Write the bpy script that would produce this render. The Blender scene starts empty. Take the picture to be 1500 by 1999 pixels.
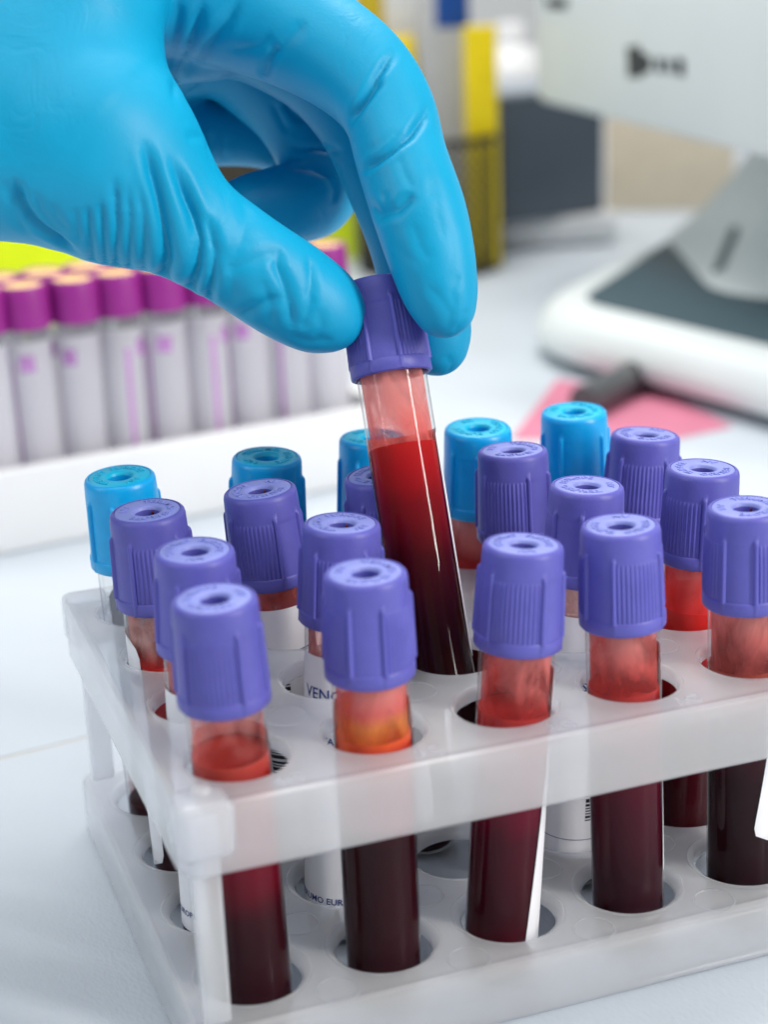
import bpy, bmesh, math, random
import numpy as np
from mathutils import Vector, Matrix
from mathutils.bvhtree import BVHTree
from mathutils.kdtree import KDTree

random.seed(7)
rng = np.random.default_rng(11)
S = 0.001                      # everything below is written in millimetres
ZB = 52.0                      # upper rack plate stands 52 mm above the bench

# ---------------------------------------------------------------- camera
CAM = np.array([-62.275, -257.706, 132.504])
YAW, PITCH, ROLL, FPX = 0.3332, 0.33344, -0.03945, 3520.4
_f = np.array([math.sin(YAW)*math.cos(PITCH), math.cos(YAW)*math.cos(PITCH), -math.sin(PITCH)])
_r = np.array([math.cos(YAW), -math.sin(YAW), 0.0]); _u = np.cross(_r, _f)
CR = math.cos(ROLL)*_r + math.sin(ROLL)*_u
CU = -math.sin(ROLL)*_r + math.cos(ROLL)*_u
CF = _f
scene = bpy.context.scene
cam_data = bpy.data.cameras.new("camera"); cam = bpy.data.objects.new("camera", cam_data)
scene.collection.objects.link(cam); scene.camera = cam
cam.matrix_world = Matrix(((CR[0], CU[0], -CF[0], CAM[0]*S), (CR[1], CU[1], -CF[1], CAM[1]*S),
                           (CR[2], CU[2], -CF[2], (CAM[2]+ZB)*S), (0, 0, 0, 1)))
cam_data.sensor_fit = 'VERTICAL'; cam_data.sensor_height = 36.0; cam_data.sensor_width = 27.0
cam_data.lens = FPX/1999*36
cam_data.clip_start = 0.01; cam_data.clip_end = 30
cam_data.dof.use_dof = True; cam_data.dof.focus_distance = 0.333
cam_data.dof.aperture_fstop = 11.5

# ---------------------------------------------------------------- light
world = bpy.data.worlds.new("World"); scene.world = world; world.use_nodes = True
wbg = world.node_tree.nodes["Background"]
wbg.inputs[0].default_value = (0.86, 0.93, 1.0, 1); wbg.inputs[1].default_value = 0.19

def area(name, loc, target, sx, sy, power, col):
    L = bpy.data.lights.new(name, 'AREA'); L.shape = 'RECTANGLE'; L.size = sx; L.size_y = sy
    L.energy = power; L.color = col
    o = bpy.data.objects.new(name, L); scene.collection.objects.link(o)
    o.location = loc
    o.rotation_euler = (Vector(target)-Vector(loc)).to_track_quat('-Z', 'Y').to_euler()
    return o
area("ceiling_lamp", (0.18, 0.52, 1.22), (0.05, 0.10, 0.05), 0.8, 0.5, 10.5, (1.0, 0.98, 0.95))
area("rear_fill_light", (0.25, 1.05, 1.15), (0.20, 0.55, 0.0), 1.6, 0.7, 5.0, (1.0, 0.98, 0.95))  # added light, no known fixture: lifts the background and the cap tops
area("window_right", (0.66, -0.66, 0.56), (0.05, 0.03, 0.12), 0.12, 0.75, 9.0, (1.0, 0.97, 0.93))
area("front_fill_light", (-0.30, -0.45, 1.25), (0.03, 0.03, 0.08), 0.8, 0.5, 3.3, (0.97, 0.98, 1.0))  # added fill above the camera, brightens surfaces that face the lens
area("window_left", (-1.25, -0.05, 0.80), (0.0, 0.05, 0.08), 0.4, 0.8, 4.0, (0.88, 0.95, 1.0))

scene.view_settings.view_transform = 'Standard'; scene.view_settings.look = 'None'
scene.view_settings.exposure = 0.35; scene.view_settings.gamma = 1.0
scene.view_settings.use_curve_mapping = False
cy = scene.cycles
cy.use_denoising = True
cy.max_bounces = 14; cy.transparent_max_bounces = 24; cy.transmission_bounces = 12
cy.diffuse_bounces = 5; cy.glossy_bounces = 5
cy.caustics_reflective = False
cy.sample_clamp_indirect = 6.0

# ---------------------------------------------------------------- helpers
COL = scene.collection
def ray(x, y): return CR*(x-750)/FPX - CU*(y-999.5)/FPX + CF
def atd(x, y, D): return CAM + ray(x, y)*D
def onz(x, y, z): d = ray(x, y); return CAM + d*((z-CAM[2])/d[2])
def W(p): return Vector((p[0]*S, p[1]*S, (p[2]+ZB)*S))

class MB:
    def __init__(s): s.v = []; s.f = []
    def add(s, v, f):
        b = len(s.v); s.v.extend([tuple(p) for p in v]); s.f.extend([tuple(i+b for i in q) for q in f])
        return s
    def box(s, x0, x1, y0, y1, z0, z1, bev=0.0):
        if bev <= 0:
            v = [(x, y, z) for z in (z0, z1) for (x, y) in ((x0, y0), (x1, y0), (x1, y1), (x0, y1))]
            return s.add(v, [(0, 3, 2, 1), (4, 5, 6, 7), (0, 1, 5, 4), (1, 2, 6, 5), (2, 3, 7, 6), (3, 0, 4, 7)])
        bm = bmesh.new(); bmesh.ops.create_cube(bm, size=1)
        for q in bm.verts: q.co = ((x0+x1)/2+q.co.x*(x1-x0), (y0+y1)/2+q.co.y*(y1-y0), (z0+z1)/2+q.co.z*(z1-z0))
        bmesh.ops.bevel(bm, geom=bm.edges[:]+bm.verts[:], offset=bev, segments=3, profile=0.5, affect='EDGES')
        bm.verts.ensure_lookup_table()
        s.add([q.co[:] for q in bm.verts], [[q.index for q in f.verts] for f in bm.faces]); bm.free()
        return s
    def lathe(s, prof, n=48, a0=0.0, a1=2*math.pi):
        full = abs(a1-a0-2*math.pi) < 1e-6; m = n if full else n+1
        v = []; f = []
        for (r, z) in prof:
            for k in range(m):
                a = a0+(a1-a0)*k/n; v.append((r*math.sin(a), -r*math.cos(a), z))
        for i in range(len(prof)-1):
            for k in range(n):
                k2 = (k+1) % m
                f.append((i*m+k, i*m+k2, (i+1)*m+k2, (i+1)*m+k))
        return s.add(v, f)
    def prism(s, poly, z0, z1):
        n = len(poly)
        v = [(x, y, z0) for x, y in poly]+[(x, y, z1) for x, y in poly]
        f = [tuple(range(n-1, -1, -1)), tuple(range(n, 2*n))]+[(i, (i+1) % n, n+(i+1) % n, n+i) for i in range(n)]
        return s.add(v, f)
    def tube(s, pts, r, n=12):
        pts = [Vector(p) for p in pts]; v = []; f = []
        up = Vector((0.13, 0.31, 0.94))
        for i, p in enumerate(pts):
            t = (pts[min(i+1, len(pts)-1)]-pts[max(i-1, 0)]).normalized()
            a = t.cross(up).normalized(); b = t.cross(a)
            rr = r[i] if hasattr(r, '__len__') else r
            for k in range(n):
                c = 2*math.pi*k/n; v.append(p+(a*math.cos(c)+b*math.sin(c))*rr)
        for i in range(len(pts)-1):
            for k in range(n):
                f.append((i*n+k, i*n+(k+1) % n, (i+1)*n+(k+1) % n, (i+1)*n+k))
        f.append(tuple(range(n-1, -1, -1))); f.append(tuple((len(pts)-1)*n+k for k in range(n)))
        return s.add(v, f)
    def mesh(s, name, mat, smooth=40, merge=0.0):
        me = bpy.data.meshes.new(name)
        me.from_pydata([(x*S, y*S, z*S) for x, y, z in s.v], [], s.f)
        bm = bmesh.new(); bm.from_mesh(me)
        bmesh.ops.remove_doubles(bm, verts=bm.verts, dist=max(merge, 1e-4)*S)
        bmesh.ops.recalc_face_normals(bm, faces=bm.faces)
        bm.to_mesh(me); bm.free()
        if smooth:
            me.shade_smooth(); me.set_sharp_from_angle(angle=math.radians(smooth))
        if mat: me.materials.append(mat)
        return me
    def build(s, name, mat, parent=None, smooth=40, merge=0.0):
        return put(name, s.mesh(name, mat, smooth, merge), parent)

def put(name, me, parent=None):
    o = bpy.data.objects.new(name, me); COL.objects.link(o)
    if parent: o.parent = parent
    return o
def tag(o, label, cat, group=None, kind=None):
    o["label"] = label; o["category"] = cat
    if group: o["group"] = group
    if kind: o["kind"] = kind
    return o
def empty(name, loc=(0, 0, 0)):
    o = bpy.data.objects.new(name, None); COL.objects.link(o); o.location = loc
    o.empty_display_size = 0.01
    return o

_tx = {}
def text_geo(s, size, ext, shear=0.0, bold=0.0):
    key = (s, size, ext, shear, bold)
    if key not in _tx:
        c = bpy.data.curves.new("t", 'FONT'); c.body = s; c.size = size; c.extrude = ext; c.align_x = 'CENTER'
        c.shear = shear; c.offset = bold; c.resolution_u = 2
        o = bpy.data.objects.new("t", c); COL.objects.link(o)
        bpy.context.view_layer.update()
        ev = o.evaluated_get(bpy.context.evaluated_depsgraph_get()); me = ev.to_mesh()
        v = np.array([q.co[:] for q in me.vertices]); f = [tuple(q.vertices) for q in me.polygons]
        ev.to_mesh_clear(); bpy.data.objects.remove(o); bpy.data.curves.remove(c)
        _tx[key] = (v, f)
    return _tx[key]
def wrap(v, phi, R, z0, flip=0.0):
    """Bend flat text round a tube; flip turns the reading direction."""
    c, s_ = math.cos(flip), math.sin(flip)
    x = v[:, 0]*c-v[:, 1]*s_; y = v[:, 0]*s_+v[:, 1]*c
    a = phi+x/R; r = R+v[:, 2]
    return np.stack([r*np.sin(a), -r*np.cos(a), z0+y], 1)
def smoothstep(x): x = np.clip(x, 0, 1); return x*x*(3-2*x)

# ---------------------------------------------------------------- materials
def mat(name, col, rough=0.5, spec=0.5, var=0.06, vscale=80.0, bump=0.0, bscale=600.0, sss=0.0, ssc=None,
        trans=0.0, coat=0.0, metal=0.0, tone=0.0):
    m = bpy.data.materials.new(name); m.use_nodes = True
    nt = m.node_tree; b = nt.nodes["Principled BSDF"]
    tc = nt.nodes.new("ShaderNodeTexCoord")
    if var > 0:
        n = nt.nodes.new("ShaderNodeTexNoise"); n.inputs["Scale"].default_value = vscale; n.inputs["Detail"].default_value = 4
        nt.links.new(tc.outputs["Object"], n.inputs["Vector"])
        r = nt.nodes.new("ShaderNodeValToRGB")
        r.color_ramp.elements[0].position = 0.3; r.color_ramp.elements[1].position = 0.7
        r.color_ramp.elements[0].color = (*[c*(1-var) for c in col], 1)
        r.color_ramp.elements[1].color = (*[min(1, c*(1+var)) for c in col], 1)
        nt.links.new(n.outputs["Fac"], r.inputs["Fac"]); nt.links.new(r.outputs["Color"], b.inputs["Base Color"])
        rr = nt.nodes.new("ShaderNodeMapRange"); rr.inputs[3].default_value = rough*0.85; rr.inputs[4].default_value = min(1, rough*1.15)
        nt.links.new(n.outputs["Fac"], rr.inputs[0]); nt.links.new(rr.outputs[0], b.inputs["Roughness"])
    else:
        b.inputs["Base Color"].default_value = (*col, 1); b.inputs["Roughness"].default_value = rough
    if tone > 0:
        oi = nt.nodes.new("ShaderNodeObjectInfo"); hs = nt.nodes.new("ShaderNodeHueSaturation")
        mr = nt.nodes.new("ShaderNodeMapRange"); mr.inputs[3].default_value = 1-tone; mr.inputs[4].default_value = 1+tone
        nt.links.new(oi.outputs["Random"], mr.inputs[0]); nt.links.new(mr.outputs[0], hs.inputs["Value"])
        nt.links.new(r.outputs["Color"], hs.inputs["Color"]); nt.links.new(hs.outputs[0], b.inputs["Base Color"])
    b.inputs["Specular IOR Level"].default_value = spec
    b.inputs["Metallic"].default_value = metal
    b.inputs["Transmission Weight"].default_value = trans
    b.inputs["Coat Weight"].default_value = coat
    if sss > 0:
        b.inputs["Subsurface Weight"].default_value = sss
        b.inputs["Subsurface Radius"].default_value = ssc or (1, 1, 1)
        b.inputs["Subsurface Scale"].default_value = 0.0015
    if bump > 0:
        n2 = nt.nodes.new("ShaderNodeTexNoise"); n2.inputs["Scale"].default_value = bscale; n2.inputs["Detail"].default_value = 3
        nt.links.new(tc.outputs["Object"], n2.inputs["Vector"])
        bp = nt.nodes.new("ShaderNodeBump"); bp.inputs["Strength"].default_value = bump; bp.inputs["Distance"].default_value = 0.0004
        nt.links.new(n2.outputs["Fac"], bp.inputs["Height"]); nt.links.new(bp.outputs["Normal"], b.inputs["Normal"])
    return m

def schlick(nt, f0=0.04):
    """Reflectance of a clear surface, the same from both of its sides."""
    N = nt.nodes.new
    lw = N("ShaderNodeLayerWeight"); lw.inputs[0].default_value = 0.5
    p = N("ShaderNodeMath"); p.operation = 'POWER'; p.inputs[1].default_value = 5.0; nt.links.new(lw.outputs["Facing"], p.inputs[0])
    q = N("ShaderNodeMath"); q.operation = 'MULTIPLY_ADD'; q.inputs[1].default_value = 1-f0; q.inputs[2].default_value = f0
    nt.links.new(p.outputs[0], q.inputs[0])
    return q.outputs[0]

def wrinkle_bump(m):
    """Fine stipple plus thin sharp wrinkles that come and go, like stretched nitrile."""
    nt = m.node_tree; N = nt.nodes.new; b = nt.nodes["Principled BSDF"]
    tc = N("ShaderNodeTexCoord")
    def noise(sc, det, dist):
        n = N("ShaderNodeTexNoise"); n.inputs["Scale"].default_value = sc; n.inputs["Detail"].default_value = det; n.inputs["Distortion"].default_value = dist
        nt.links.new(tc.outputs["Object"], n.inputs["Vector"]); return n.outputs[0]
    def math_(op, a, bb, c=None):
        q = N("ShaderNodeMath"); q.operation = op
        for i, v in enumerate((a, bb, c)):
            if v is None: continue
            if hasattr(v, "links"): nt.links.new(v, q.inputs[i])
            else: q.inputs[i].default_value = v
        return q.outputs[0]
    ridge = math_('ABSOLUTE', math_('SUBTRACT', noise(95, 3, 1.1), 0.5), None)
    ridge = math_('MINIMUM', math_('MULTIPLY', ridge, 9.0), 1.0)          # thin valleys
    mr = N("ShaderNodeMapRange"); mr.inputs[1].default_value = 0.48; mr.inputs[2].default_value = 0.66; nt.links.new(noise(28, 2, 0), mr.inputs[0])
    wr = math_('MULTIPLY', math_('SUBTRACT', ridge, 1.0), mr.outputs[0])
    hgt = math_('MULTIPLY_ADD', noise(1700, 2, 0), 0.10, math_('MULTIPLY', wr, 0.25))
    bp = N("ShaderNodeBump"); bp.inputs["Strength"].default_value = 0.55; bp.inputs["Distance"].default_value = 0.0005
    nt.links.new(hgt, bp.inputs["Height"]); nt.links.new(bp.outputs[0], b.inputs["Normal"])

def poly_mat(name="milky_polypropylene", clear=0.36, thin=0.56):
    """Milky translucent polypropylene."""
    m = bpy.data.materials.new(name); m.use_nodes = True
    nt = m.node_tree; N = nt.nodes.new; b = nt.nodes["Principled BSDF"]; out = nt.nodes["Material Output"]
    b.inputs["Base Color"].default_value = (0.945, 0.965, 1.0, 1); b.inputs["Roughness"].default_value = 0.55
    b.inputs["Transmission Weight"].default_value = 1.0; b.inputs["IOR"].default_value = 1.12
    d = N("ShaderNodeSubsurfaceScattering"); d.falloff = 'RANDOM_WALK'
    d.inputs["Color"].default_value = (0.965, 0.98, 1.0, 1); d.inputs["Scale"].default_value = 0.006
    d.inputs["Radius"].default_value = (1.0, 1.0, 1.1)
    g = N("ShaderNodeBsdfGlossy"); g.inputs[0].default_value = (1, 1, 1, 1); g.inputs[1].default_value = 0.26
    m2 = N("ShaderNodeMixShader"); m2.inputs[0].default_value = clear
    nt.links.new(d.outputs[0], m2.inputs[1]); nt.links.new(b.outputs[0], m2.inputs[2])
    tp = N("ShaderNodeBsdfTransparent"); tp.inputs[0].default_value = (0.962, 0.968, 1.0, 1)
    m4 = N("ShaderNodeMixShader"); m4.inputs[0].default_value = thin
    nt.links.new(m2.outputs[0], m4.inputs[1]); nt.links.new(tp.outputs[0], m4.inputs[2])
    m3 = N("ShaderNodeMixShader"); nt.links.new(schlick(nt, 0.035), m3.inputs[0])
    nt.links.new(m4.outputs[0], m3.inputs[1]); nt.links.new(g.outputs[0], m3.inputs[2])
    tc = N("ShaderNodeTexCoord"); n = N("ShaderNodeTexNoise"); n.inputs["Scale"].default_value = 160; n.inputs["Detail"].default_value = 4
    nt.links.new(tc.outputs["Object"], n.inputs["Vector"])
    bp = N("ShaderNodeBump"); bp.inputs["Strength"].default_value = 0.02; bp.inputs["Distance"].default_value = 0.0006
    nt.links.new(n.outputs[0], bp.inputs["Height"])
    nt.links.new(bp.outputs[0], g.inputs["Normal"])
    nt.links.new(m3.outputs[0], out.inputs[0])
    return m

def glass_mat(name, tint=(0.97, 0.98, 0.98), edge=0.55, milk=0.0):
    """Thin tube wall: clear head-on, reflecting by Fresnel, pale where the wall is seen edge-on."""
    m = bpy.data.materials.new(name); m.use_nodes = True
    nt = m.node_tree; N = nt.nodes.new; nt.nodes.remove(nt.nodes["Principled BSDF"]); out = nt.nodes["Material Output"]
    t = N("ShaderNodeBsdfTransparent"); t.inputs[0].default_value = (*tint, 1)
    w = N("ShaderNodeBsdfTranslucent"); w.inputs[0].default_value = (0.85, 0.87, 0.9, 1)
    lw = N("ShaderNodeLayerWeight"); lw.inputs[0].default_value = 0.5
    pw = N("ShaderNodeMath"); pw.operation = 'POWER'; pw.inputs[1].default_value = 5.0
    nt.links.new(lw.outputs["Facing"], pw.inputs[0])
    ml = N("ShaderNodeMath"); ml.operation = 'MULTIPLY_ADD'; ml.inputs[1].default_value = edge; ml.inputs[2].default_value = milk
    nt.links.new(pw.outputs[0], ml.inputs[0])
    m1 = N("ShaderNodeMixShader"); nt.links.new(ml.outputs[0], m1.inputs[0])
    nt.links.new(t.outputs[0], m1.inputs[1]); nt.links.new(w.outputs[0], m1.inputs[2])
    g = N("ShaderNodeBsdfGlossy"); g.inputs[1].default_value = 0.04
    m2 = N("ShaderNodeMixShader"); nt.links.new(schlick(nt, 0.018), m2.inputs[0])
    nt.links.new(m1.outputs[0], m2.inputs[1]); nt.links.new(g.outputs[0], m2.inputs[2])
    nt.links.new(m2.outputs[0], out.inputs[0])
    return m

def z_ramp(nt, stops, wob=0.0025, nscale=160.0):
    """Colour by height in the tube (mm above its bottom), layer borders slightly uneven."""
    N = nt.nodes.new
    tc = N("ShaderNodeTexCoord"); sp = N("ShaderNodeSeparateXYZ"); nt.links.new(tc.outputs["Object"], sp.inputs[0])
    n = N("ShaderNodeTexNoise"); n.inputs["Scale"].default_value = nscale; n.inputs["Detail"].default_value = 5
    nt.links.new(tc.outputs["Object"], n.inputs["Vector"])
    ma = N("ShaderNodeMath"); ma.operation = 'MULTIPLY_ADD'; ma.inputs[1].default_value = wob*2; ma.inputs[2].default_value = -wob
    nt.links.new(n.outputs[0], ma.inputs[0])
    ad = N("ShaderNodeMath"); ad.operation = 'ADD'
    nt.links.new(sp.outputs["Z"], ad.inputs[0]); nt.links.new(ma.outputs[0], ad.inputs[1])
    mr = N("ShaderNodeMapRange"); mr.inputs[1].default_value = 0; mr.inputs[2].default_value = 80*S
    nt.links.new(ad.outputs[0], mr.inputs[0])
    r = N("ShaderNodeValToRGB"); e = r.color_ramp.elements
    for i, (z, c) in enumerate(stops):
        q = e[i] if i < 2 else e.new(z/80.0)
        q.position = z/80.0; q.color = (*c, 1)
    nt.links.new(mr.outputs[0], r.inputs[0])
    return r, tc, n

def blood_mat(name, stops):
    m = bpy.data.materials.new(name); m.use_nodes = True; nt = m.node_tree; b = nt.nodes["Principled BSDF"]
    r, tc, n = z_ramp(nt, stops)
    nt.links.new(r.outputs[0], b.inputs["Base Color"])
    b.inputs["Roughness"].default_value = 0.6; b.inputs["Specular IOR Level"].default_value = 0.05
    b.inputs["Subsurface Weight"].default_value = 0.12; b.inputs["Subsurface Radius"].default_value = (1.0, 0.12, 0.08)
    b.inputs["Subsurface Scale"].default_value = 0.002
    return m

def film_mat(name, stops, clear_lo, clear_hi, spots=0.5, wet=0.0):
    """Smear of blood on the inside of the wall: translucent red, thinner in places."""
    m = bpy.data.materials.new(name); m.use_nodes = True; nt = m.node_tree; N = nt.nodes.new
    nt.nodes.remove(nt.nodes["Principled BSDF"]); out = nt.nodes["Material Output"]
    stops = [(z, (c[0], c[1], c[2] if c[1] > 2.5*c[2] else max(c[2], 0.9*c[1]))) for z, c in stops]
    r, tc, n = z_ramp(nt, stops, 0.002)
    d = N("ShaderNodeBsdfDiffuse"); t = N("ShaderNodeBsdfTranslucent")
    nt.links.new(r.outputs[0], d.inputs[0]); nt.links.new(r.outputs[0], t.inputs[0])
    m1 = N("ShaderNodeMixShader"); m1.inputs[0].default_value = 0.4
    nt.links.new(d.outputs[0], m1.inputs[1]); nt.links.new(t.outputs[0], m1.inputs[2])
    tr = N("ShaderNodeBsdfTransparent"); mx = N("ShaderNodeMixRGB"); mx.inputs[0].default_value = 0.35
    mx.inputs[1].default_value = (1, 1, 1, 1); nt.links.new(r.outputs[0], mx.inputs[2]); nt.links.new(mx.outputs[0], tr.inputs[0])
    n2 = N("ShaderNodeTexNoise"); n2.inputs["Scale"].default_value = 170; n2.inputs["Detail"].default_value = 6
    n2.inputs["Roughness"].default_value = 0.5; n2.inputs["Distortion"].default_value = 0.6
    mp = N("ShaderNodeMapping"); mp.inputs["Scale"].default_value = (1, 1, 0.5); mp.inputs["Location"].default_value = (random.random(), random.random(), random.random())
    nt.links.new(tc.outputs["Object"], mp.inputs[0]); nt.links.new(mp.outputs[0], n2.inputs["Vector"])
    mr = N("ShaderNodeMapRange"); mr.inputs[1].default_value = 0.5-0.11*spots-0.02; mr.inputs[2].default_value = 0.5+0.11*spots+0.02
    mr.inputs[3].default_value = clear_lo; mr.inputs[4].default_value = clear_hi
    nt.links.new(n2.outputs[0], mr.inputs[0])
    m2 = N("ShaderNodeMixShader"); nt.links.new(mr.outputs[0], m2.inputs[0])
    nt.links.new(tr.outputs[0], m2.inputs[1]); nt.links.new(m1.outputs[0], m2.inputs[2])
    nt.links.new(m2.outputs[0], out.inputs[0])
    return m

PP = poly_mat(); PP_SOLID = poly_mat("milky_polypropylene_thick", 0.38, 0.50)
GLASS = glass_mat("clear_tube_wall")
GLASSB = glass_mat("clear_tube_wall_background", edge=0.4, milk=0.45)
M_PURPLE = mat("purple_rubber_cap", (0.102, 0.098, 0.41), 0.44, 0.4, 0.05, 300, 0.10, 2500, 0.15, (0.6, 0.5, 1.0), tone=0.07)
M_PURPLE_TOPLIT = mat("purple_stopper_toplit", (0.22, 0.25, 0.60), 0.5, 0.45, 0.06, 300, 0.12, 2500)  # cap purple made paler: light on the top is painted in
M_CYAN = mat("cyan_cap", (0.0, 0.37, 0.74), 0.36, 0.5, 0.05, 300, 0.06, 2500, 0.35, (0.2, 0.6, 1.0))
M_CYAN_TOP = mat("cyan_stopper", (0.0, 0.43, 0.64), 0.45, 0.45, 0.06, 300, 0.1, 2500)
M_PAPER = mat("label_paper", (0.80, 0.79, 0.81), 0.55, 0.35, 0.03, 200, 0.05, 3000)
M_DROP = mat("dried_blood", (0.10, 0.004, 0.006), 0.4, 0.4, 0.1, 900)
M_INK = mat("blue_ink", (0.03, 0.055, 0.22), 0.6, 0.3, 0.1, 500)
M_BLACK = mat("black_ink", (0.012, 0.012, 0.018), 0.55, 0.3, 0.1, 500)

# ---------------------------------------------------------------- bench and wall
def bench_mat():
    m = mat("bench_laminate", (0.535, 0.585, 0.635), 0.42, 0.4, 0.035, 14, 0.0)
    nt = m.node_tree; b = nt.nodes["Principled BSDF"]; N = nt.nodes.new
    tc = N("ShaderNodeTexCoord"); n = N("ShaderNodeTexNoise"); n.inputs["Scale"].default_value = 900; n.inputs["Detail"].default_value = 2
    v = N("ShaderNodeTexVoronoi"); v.inputs["Scale"].default_value = 1300
    mp = N("ShaderNodeMapping"); mp.inputs["Scale"].default_value = (1, 0.55, 1); mp.inputs["Rotation"].default_value = (0, 0, 0.5)
    nt.links.new(tc.outputs["Object"], mp.inputs[0]); nt.links.new(mp.outputs[0], n.inputs["Vector"]); nt.links.new(mp.outputs[0], v.inputs["Vector"])
    ad = N("ShaderNodeMath"); ad.operation = 'ADD'; nt.links.new(n.outputs[0], ad.inputs[0]); nt.links.new(v.outputs["Distance"], ad.inputs[1])
    bp = N("ShaderNodeBump"); bp.inputs["Strength"].default_value = 0.22; bp.inputs["Distance"].default_value = 0.0003
    nt.links.new(ad.outputs[0], bp.inputs["Height"]); nt.links.new(bp.outputs[0], b.inputs["Normal"])
    return m
M_BENCH = bench_mat()
bench = empty("bench"); bench["kind"] = "structure"; bench["label"] = "pale blue grey laminate bench top under everything"
bench.rotation_euler = (0, 0, 0.135)
bench.location = (-0.0256, 0.1229, 0.0)
MB().box(-1500, 2500, 0.45, 1900, -22, 0, 0.3).build("bench_panel", M_BENCH, bench)
MB().box(-1500, 2500, -1500, -0.45, -22, 0, 0.3).build("bench_panel", M_BENCH, bench)
MB().box(-1500, 2500, -0.45, 0.45, -20, -0.25).build("seam_filler", mat("seam_filler", (0.62, 0.55, 0.47), 0.7), bench)
wall = MB().box(-3000, 4000, 1750, 1830, -500, 1600).build("wall", mat("wall_paint", (0.80, 0.80, 0.79), 0.7, 0.3, 0.03, 5))
wall["kind"] = "structure"; wall["label"] = "off white wall far behind the bench"

# ---------------------------------------------------------------- rack
PX, PY = 23.66, 23.24
NX, NY = 5, 4
LOW = -40.6
def rack_plate(z_top, skirt, thick, r_hole, chamfer, depth):
    """Plate with a skirt and chamfered round holes, z=0 is its top."""
    m = MB(); seg = 12
    cx0, cx1 = -PX/2, (NX-0.5)*PX; cy0, cy1 = -PY/2, (NY-0.5)*PY
    X0, X1, Y0, Y1 = -13.6, cx1+1.9, -15.0, cy1+4.2
    def border(i, j):
        hx, hy = PX/2, PY/2; pts = []
        for k in range(seg): pts.append((-hx+PX*k/seg, -hy))
        for k in range(seg): pts.append((hx, -hy+PY*k/seg))
        for k in range(seg): pts.append((hx-PX*k/seg, hy))
        for k in range(seg): pts.append((-hx, hy-PY*k/seg))
        return [(i*PX+x, j*PY+y, math.atan2(y, x)) for x, y in pts]
    for i in range(NX):
        for j in range(NY):
            B = border(i, j); n = len(B); rings = []
            prof = [(None, 0.0), (r_hole+chamfer+0.5, 0.0), (r_hole+chamfer+0.25, 0.2), (r_hole+chamfer, 0.16), (r_hole+chamfer*0.35, -depth*0.35), (r_hole, -depth), (r_hole, -thick+0.25), (r_hole+0.25, -thick), (None, -thick)]
            v = []
            for (r, z) in prof:
                for (x, y, a) in B:
                    v.append((x, y, z) if r is None else (i*PX+r*math.cos(a), j*PY+r*math.sin(a), z))
            f = [(q*n+k, q*n+(k+1) % n, (q+1)*n+(k+1) % n, (q+1)*n+k) for q in range(len(prof)-1) for k in range(n)]
            m.add(v, f)
    # outline
    ring = []
    for i in range(NX):
        for k in range(seg): ring.append((cx0+PX*(i+k/seg), cy0))
    for j in range(NY):
        for k in range(seg): ring.append((cx1, cy0+PY*(j+k/seg)))
    for i in range(NX-1, -1, -1):
        for k in range(seg): ring.append((cx0+PX*(i+1-k/seg), cy1))
    for j in range(NY-1, -1, -1):
        for k in range(seg): ring.append((cx0, cy0+PY*(j+1-k/seg)))
    def outl(ins, rad):
        x0, x1, y0, y1 = X0+ins, X1-ins, Y0+ins, Y1-ins; rad = max(rad-ins, 0.4); o = []
        for (x, y) in ring:
            u = (x-cx0)/(cx1-cx0); w = (y-cy0)/(cy1-cy0); px = x0+u*(x1-x0); py = y0+w*(y1-y0)
            ccx = min(max(px, x0+rad), x1-rad); ccy = min(max(py, y0+rad), y1-rad)
            dx, dy = px-ccx, py-ccy
            if dx and dy:
                L = math.hypot(dx, dy); px, py = ccx+dx/L*rad, ccy+dy/L*rad
            o.append((px, py))
        return o
    rad = 4.0
    loops = [([(x, y) for x, y in ring], 0.0, 0), (outl(1.7, rad), 0.0, 0), (outl(1.5, rad), 0.12, 0), (outl(0.9, rad), 0.12, 0), (outl(0.3, rad), -0.2, 0), (outl(0.0, rad), -0.8, 0),
             (outl(0.0, rad), -skirt*0.5, 0), (outl(0.0, rad), -skirt+0.35, 1), (outl(0.35, rad), -skirt, 1), (outl(1.3, rad), -skirt, 1), (outl(1.6, rad), -skirt+0.3, 0), (outl(1.6, rad), -thick-0.1, 0), (outl(1.7, rad), -thick, 0), ([(x, y) for x, y in ring], -thick, 0)]
    n = len(ring); v = []
    for q, (lp, z, wob) in enumerate(loops):
        for k, (x, y) in enumerate(lp):
            dz = 0.05*math.sin(k*0.31+1)+0.10*math.sin(k*0.13) if wob else 0
            v.append((x, y, z+dz*0.8))
    f = [(q*n+k, q*n+(k+1) % n, (q+1)*n+(k+1) % n, (q+1)*n+k) for q in range(len(loops)-1) for k in range(n)]
    m.add(v, f)
    return m
rack = empty("tube_rack", W((0, 0, -ZB)))
tag(rack, "milky translucent plastic rack with two perforated plates holding the purple and cyan capped tubes", "rack")
def rz(z): return z+ZB      # rack-local height above the bench
up = rack_plate(0, 12.1, 2.4, 8.45, 0.55, 0.5).build("upper_plate", PP, rack, 35); up.location = (0, 0, rz(0)*S)
lo = rack_plate(0, 11.2, 2.2, 8.45, 1.35, 1.1).build("lower_plate", PP, rack, 35); lo.location = (0, 0, rz(LOW)*S)
XR = (NX-0.5)*PX+1.9; YR = (NY-0.5)*PY+4.2
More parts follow.
